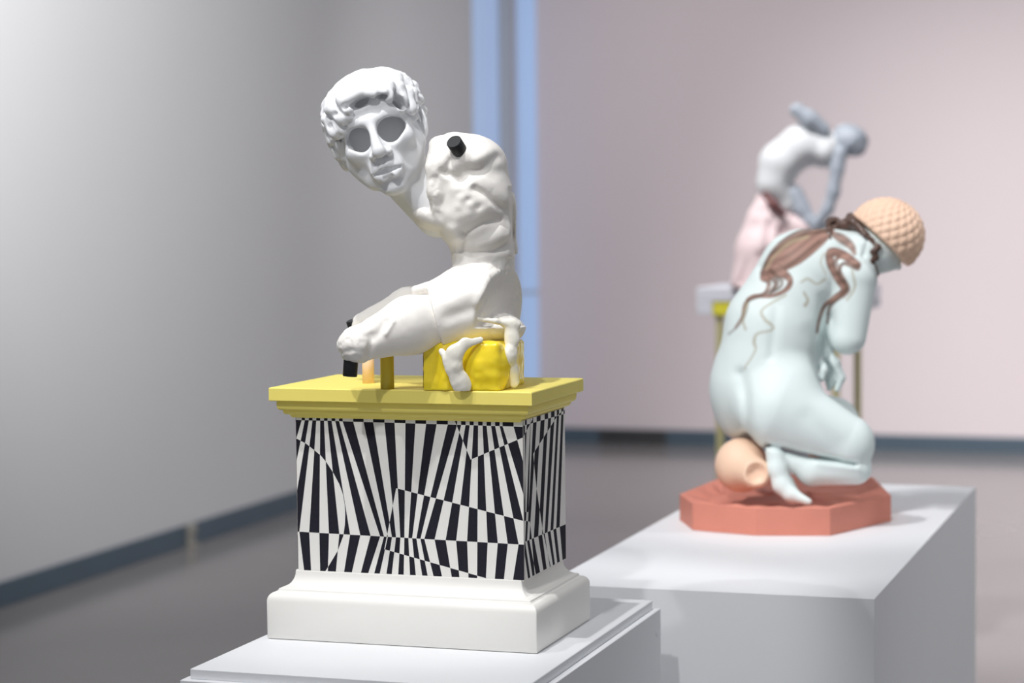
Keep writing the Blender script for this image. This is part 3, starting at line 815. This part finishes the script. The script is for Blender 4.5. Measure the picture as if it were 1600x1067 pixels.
# near leg: thigh, folded calf, foot on its toes
S.cone((1214, 640, -46), (1322, 688, -46), 62, 40, k=16)
S.ell((1330, 700, -44), (28, 32, 36), k=14)
S.cone((1334, 730, -48), (1268, 734, -54), 25, 23, k=6)
S.cone((1268, 734, -54), (1232, 716, -62), 22, 13, k=6)
S.chain([(1211, 702, -70, 15), (1214, 730, -72, 14), (1222, 756, -72, 14), (1234, 770, -76, 11), (1262, 782, -84, 5.5)], k=7)
S.cone((1228, 752, -60), (1246, 778, -62), 12, 7, k=6)
# far leg
S.cone((1180, 640, 40), (1300, 660, 60), 52, 40, k=14)
S.cone((1300, 660, 60), (1280, 730, 70), 36, 20, k=12)
for pts, r, h in [([(1160, 585), (1168, 620), (1170, 660), (1176, 695)], 9, -6), ([(1200, 692), (1250, 706), (1330, 720)], 4, -7), ([(1262, 650), (1300, 690)], 14, -3), ([(1284, 470), (1284, 520), (1288, 560)], 8, -5),
                  ([(1190, 420), (1215, 480), (1205, 560)], 7, -3), ([(1245, 450), (1262, 500)], 16, 3), ([(1352, 380), (1346, 405)], 3, -3), ([(1275, 720), (1335, 728)], 5, 3)]:
    S.stroke(pts, r, h, wmax=-5)
# painted and slightly raised locks of hair: (x, y, half width), tone
locks = [([(1298, 364, 5), (1272, 377, 15), (1242, 394, 21), (1216, 412, 17), (1196, 434, 8)], 0, 1.0),
         ([(1292, 362, 4), (1256, 365, 6), (1226, 379, 5), (1204, 400, 3), (1190, 428, 2)], 1, .9),
         ([(1214, 422, 10), (1234, 437, 5), (1230, 452, 4), (1208, 463, 3), (1178, 464, 3.4), (1165, 477, 2.6), (1161, 495, 2), (1150, 512, 1.2)], 0, 1.0),
         ([(1205, 424, 4), (1222, 440, 2.6), (1217, 452, 2), (1196, 461, 2), (1172, 470, 1.5)], 1, .8), ([(1196, 428, 3), (1211, 442, 2.2), (1206, 453, 1.8), (1186, 462, 1.6)], 0, .9),
         ([(1328, 405, 3), (1309, 405, 2.6), (1307, 416, 2.6), (1319, 440, 2.4), (1325, 455, 2), (1316, 466, 1.6)], 0, .8), ([(1262, 372, 3), (1236, 380, 3), (1212, 400, 2.4), (1198, 420, 2)], 2, .55), ([(1280, 380, 3), (1255, 402, 3.5), (1228, 420, 3)], 1, .55),
         ([(1197, 430, 6), (1202, 446, 3.5), (1195, 460, 2.2)], 0, .9), ([(1210, 428, 4), (1215, 445, 3), (1204, 461, 2)], 1, .8),
         ([(1170, 468, 2.5), (1166, 490, 2), (1156, 508, 1.5), (1140, 522, 1.5)], 1, .6), ([(1168, 474, 2), (1162, 500, 2), (1166, 515, 2)], 2, .6),
         ([(1338, 416, 6), (1318, 401, 7), (1298, 396, 7), (1297, 414, 6), (1309, 438, 6), (1318, 454, 5.5), (1302, 468, 4.5), (1287, 480, 3), (1279, 502, 2.5), (1276, 520, 2)], 0, 1.0),
         ([(1338, 420, 5), (1316, 414, 3), (1311, 430, 3), (1322, 450, 4), (1313, 464, 3), (1296, 480, 2.5), (1292, 505, 2)], 1, .9),
         ([(1310, 402, 3), (1302, 415, 2.4), (1312, 440, 2)], 1, .7), ([(1330, 425, 2), (1334, 450, 2), (1322, 470, 1.6)], 2, .6),
         ([(1298, 366, 4), (1314, 375, 7), (1328, 386, 6), (1334, 398, 3)], 0, .9),
         ([(1228, 462, 1.6), (1192, 484, 1.6), (1196, 500, 2.2), (1206, 508, 2), (1207, 516, 1.6), (1184, 522, 1.6), (1179, 535, 2.4), (1181, 548, 1.4), (1164, 576, 1.2)], 2, .7),
         ([(1252, 442, 1.6), (1262, 437, 2), (1276, 445, 1.6), (1288, 438, 2.2)], 2, .6), ([(1256, 458, 1.6), (1262, 470, 2), (1258, 478, 2.8)], 2, .7), ([(1287, 398, 1.6), (1282, 412, 1.4), (1290, 430, 1.2)], 2, .5)]
def smooth_line(pts, n=5):
    P = [np.array(p, float) for p in pts]; P = [2 * P[0] - P[1]] + P + [2 * P[-1] - P[-2]]; out = []
    for i in range(1, len(P) - 2):
        for k in range(n):
            t = k / n; a, b, c, d = P[i - 1:i + 3]
            out.append(.5 * (2 * b + (c - a) * t + (2 * a - 5 * b + 4 * c - d) * t * t + (3 * b - a - 3 * c + d) * t ** 3))
    return out + [P[-2]]
locks = [(smooth_line(p), t, al) for p, t, al in locks]
TONES = [np.array(srgb(156, 122, 110)[:3]), np.array(srgb(126, 98, 86)[:3]), np.array(srgb(168, 158, 128)[:3])]
MINT = np.array(srgb(226, 237, 236)[:3])
for pts, tone, al in locks:
    if tone < 2: S.stroke([p[:2] for p in pts], sum(p[2] for p in pts) / len(pts) * .8, 0.6 * al, wmax=0)
def mint_paint(x, y, w):
    c = np.repeat(MINT[None], len(x), 0)
    front = w < 25
    for pts, tone, al in locks:
        best = np.full(len(x), 1e3)
        for p, q in zip(pts, pts[1:]):
            bx_, by_ = q[0] - p[0], q[1] - p[1]; L = bx_ * bx_ + by_ * by_
            t = np.clip(((x - p[0]) * bx_ + (y - p[1]) * by_) / L, 0, 1)
            best = np.minimum(best, np.hypot(x - p[0] - t * bx_, y - p[1] - t * by_) - (p[2] + (q[2] - p[2]) * t))
        m = np.clip(.5 - best / 2.5, 0, 1) * al * front
        streak = 1 + .20 * np.sin((x * .55 + y * 1.0) * .42 + 2 * np.sin(x * .06)) * (tone < 2)
        edge = np.clip(1 - np.abs(best + 1.5) / 1.5, 0, 1) * (tone < 2); streak = streak * (1 - .45 * edge)
        c = c * (1 - m[:, None]) + (TONES[tone][None] * streak[:, None]) * m[:, None]
    return c
sculpt_object('body', S, F2, M_MINT, kn, colors=mint_paint)

# cap with rows of raised knots
S = Sculpt(F2.pt(1318, 300, -75), F2.pt(1450, 425, 75), 1.4, P2)
cc = np.array(F2.pt(1381, 371, 0)); S.ell((1381, 371, 0), (59, 58, 56), k=1)
axis = np.array([.68, -.73, 0]); e1 = np.array([.73, .68, 0]); e2 = np.array([0, 0, 1.0])
x_, y_, z_ = S.grid((slice(None),) * 3); x_, y_, z_ = x_ - cc[0], y_ - cc[1], z_ - cc[2]
la_ = x_ * axis[0] + y_ * axis[1]; l1 = x_ * e1[0] + y_ * e1[1]; l2 = z_ + 0 * la_
phi = np.arctan2(l2, l1 + 12); th = np.arctan2(np.sqrt((l1 + 12) ** 2 + l2 ** 2), la_ + 20)
pat = np.abs(np.cos(12 * phi + 9.5 * th)) * np.abs(np.cos(12 * phi - 9.5 * th))
S.d -= (3.2 * np.sqrt(pat + .02) - 1.2).astype(np.float32)
S.plane((1369, 376, 0), (-.68, .73, 0), (1300, 280, -100), (1460, 440, 100), k=3)
sculpt_object('cap', S, F2, M_PEACH, kn, smooth=1)

# dark hair band, knot and curl by the ear
S = Sculpt(F2.pt(1280, 325, -60), F2.pt(1420, 445, 60), 1.5, P2)
S.ell((1302, 353, -4), (12, 13, 14), k=3); S.ell((1299, 360, -6), (10, 10, 10), k=4); S.ell((1303, 352, -18), (5, 5, 8), k=3, op='sub')
S.chain([(1308, 358, -4, 8), (1326, 353, -8, 10), (1334, 352, -14, 10)], k=6)
S.chain([(1328, 341, 0, 7), (1333, 350, -22, 7), (1350, 369, -37, 4.5), (1369, 388, -43, 3.5)], k=4)
S.chain([(1369, 388, -43, 4.5), (1363, 396, -42, 4.5), (1366, 404, -40, 4.5), (1359, 412, -38, 4.5), (1363, 422, -32, 4.5), (1367, 430, -26, 4.5)], k=4)
S.chain([(1300, 362, -6, 7), (1294, 368, -20, 6), (1296, 378, -30, 4)], k=4)
S.rough((1270, 320, -70), (1430, 450, 70), 1.4, 7)
sculpt_object('hair', S, F2, M_BROWN, kn)

# tipped jar under the hip
S = Sculpt(F2.pt(1108, 670, -110), F2.pt(1222, 786, 60), 1.6, P2)
S.ell((1159, 726, -18), (41, 42, 42), k=4)
S.cone((1170, 733, -44), (1180, 738, -66), 29, 24, k=6)
S.ell((1183, 739, -96), (19, 20, 24), k=3, op='sub')
S.ell((1182, 739, -68), (8, 9, 5), k=4)
sculpt_object('jar', S, F2, M_PEACH, kn)

# ------------------------------------------------------------------ far statue on its stand
M_STAND = material('stand_pale_grey', srgb(226, 226, 234), 0.6, 0.01, 5)
M_LEMON = material('lemon_yellow', srgb(236, 226, 70), 0.5, 0.02, 8)
M_LEG = material('khaki_leg', srgb(196, 188, 140), 0.5, 0.03, 8)
M_GREYGL = material('blue_grey_glaze', srgb(180, 187, 198), 0.4, 0.06, 25)
M_SKIRT = material('pale_pink_glaze', srgb(248, 224, 225), 0.5, 0.05, 12)
st = empty('display_stand', (-1.43, 7.38, 0), 'pale grey display stand with a yellow apron and slender legs by the pink wall', 'stand')
SY0, SY1, SZ = 7.22, 7.62, 1.274
SX0, SX1 = on_y(1088, 450, SY0).x, on_y(1376, 465, SY1).x
from_bm('top', box_bm(SX0, SX1, SY0, SY1, SZ - .048, SZ, .004), M_STAND, st)
from_bm('end_block', box_bm(SX0, SX0 + .055, SY0, SY1, SZ - .092, SZ - .048, .003), M_STAND, st)
from_bm('end_block', box_bm(SX1 - .055, SX1, SY0, SY1, SZ - .080, SZ - .048, .003), M_GREYGL, st)
from_bm('apron', box_bm(SX0 + .056, SX1 - .056, SY0 + .004, SY1 - .004, SZ - .094, SZ - .048, .003), M_LEMON, st)
for lx, ly in ((on_y(1125, 600, SY0 + .03).x, SY0 + .03), (on_y(1306, 600, SY0 + .03).x, SY0 + .03), (on_y(1340, 600, SY1 - .03).x, SY1 - .03), (on_y(1159, 600, SY1 - .03).x, SY1 - .03)):
    from_bm('leg', box_bm(lx - .012, lx + .012, ly - .012, ly + .012, .0, SZ - .094, .003), M_LEG, st)

be = empty('bending_statue', (-1.5, 7.4, SZ), 'white and grey statue bending forward in a pale pink skirt', 'statue')
F3 = Frame(1250, 330, 7.30)
P3 = lambda p: F3.pt(*p)
S = Sculpt(F3.pt(1170, 175, -60), F3.pt(1325, 360, 60), 2.2, P3)
S.chain([(1288, 232, 0, 27), (1252, 232, 0, 34), (1221, 256, 0, 33), (1214, 286, 0, 29), (1228, 316, 0, 20)], k=10)
S.ell((1286, 240, 0), (20, 24, 34), k=8)
S.stroke([(1262, 262), (1240, 290)], 14, -5)
sculpt_object('torso', S, F3, M_HEAD, be)
for ch in ([(1244, 174, -24, 11), (1264, 189, -24, 14), (1284, 204, -20, 11)],
           [(1310, 240, -16, 13), (1306, 262, -20, 11), (1301, 300, -24, 9.5), (1292, 328, -24, 9), (1272, 355, -20, 7)],
           [(1240, 303, -4, 15), (1252, 325, -8, 13.5), (1266, 346, -14, 10), (1284, 352, -18, 8)]):
    S = Sculpt(F3.pt(1215, 150, -60), F3.pt(1365, 375, 60), 2.2, P3); S.chain(ch, k=5)
    S.rough((1210, 140, -60), (1370, 380, 60), 0.8, 9)
    sculpt_object('arm', S, F3, M_GREYGL, be)
S = Sculpt(F3.pt(1285, 190, -40), F3.pt(1362, 262, 40), 1.8, P3)
S.ell((1325, 221, 0), (28, 24, 25), rz=12, k=3); S.cone((1316, 224, 4), (1298, 224, 6), 14, 13, k=8); S.ell((1336, 234, -4), (12, 9, 14), k=8); S.ell((1318, 205, 2), (12, 9, 13), k=5)
S.rough((1280, 180, -50), (1370, 270, 50), 1.5, 8)
sculpt_object('head', S, F3, M_GREYGL, be)
S = Sculpt(F3.pt(1125, 285, -75), F3.pt(1300, 452, 75), 2.4, P3)
S.chain([(1196, 312, 8, 14), (1198, 345, 4, 30), (1194, 390, 0, 42), (1192, 446, 0, 48)], k=10)
S.chain([(1222, 345, 0, 18), (1258, 356, -4, 15), (1240, 440, 0, 30)], k=14)
for pts in ([(1190, 330), (1172, 380), (1162, 440)], [(1206, 350), (1200, 390), (1185, 440)], [(1222, 360), (1216, 400), (1212, 440)], [(1190, 400), (1215, 385)]): S.stroke(pts, 6, -5, wmax=-5)
for pts in ([(1182, 340), (1168, 400), (1150, 440)], [(1212, 350), (1210, 400), (1198, 440)]): S.stroke(pts, 6, 4, wmax=-5)
nz = F3.M @ np.array([0, 0, -1.0]); pz = F3.local(Vector((-1.5, 7.4, SZ + .0005)))
S.plane(pz, nz, (1100, 280, -200), (1330, 480, 200), k=.5)
sculpt_object('skirt', S, F3, M_SKIRT, be)
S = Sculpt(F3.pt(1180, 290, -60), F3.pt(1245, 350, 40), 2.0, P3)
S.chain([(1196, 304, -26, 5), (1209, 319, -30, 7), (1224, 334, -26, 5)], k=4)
tag(sculpt_object('skirt_opening_shade', S, F3, material('maroon_opening_shade', srgb(128, 84, 84), 0.5, 0.05, 20), be), 'dark maroon strip standing in for the shaded opening at the waist')  # solid strip; its dark maroon stands in for shade inside the skirt
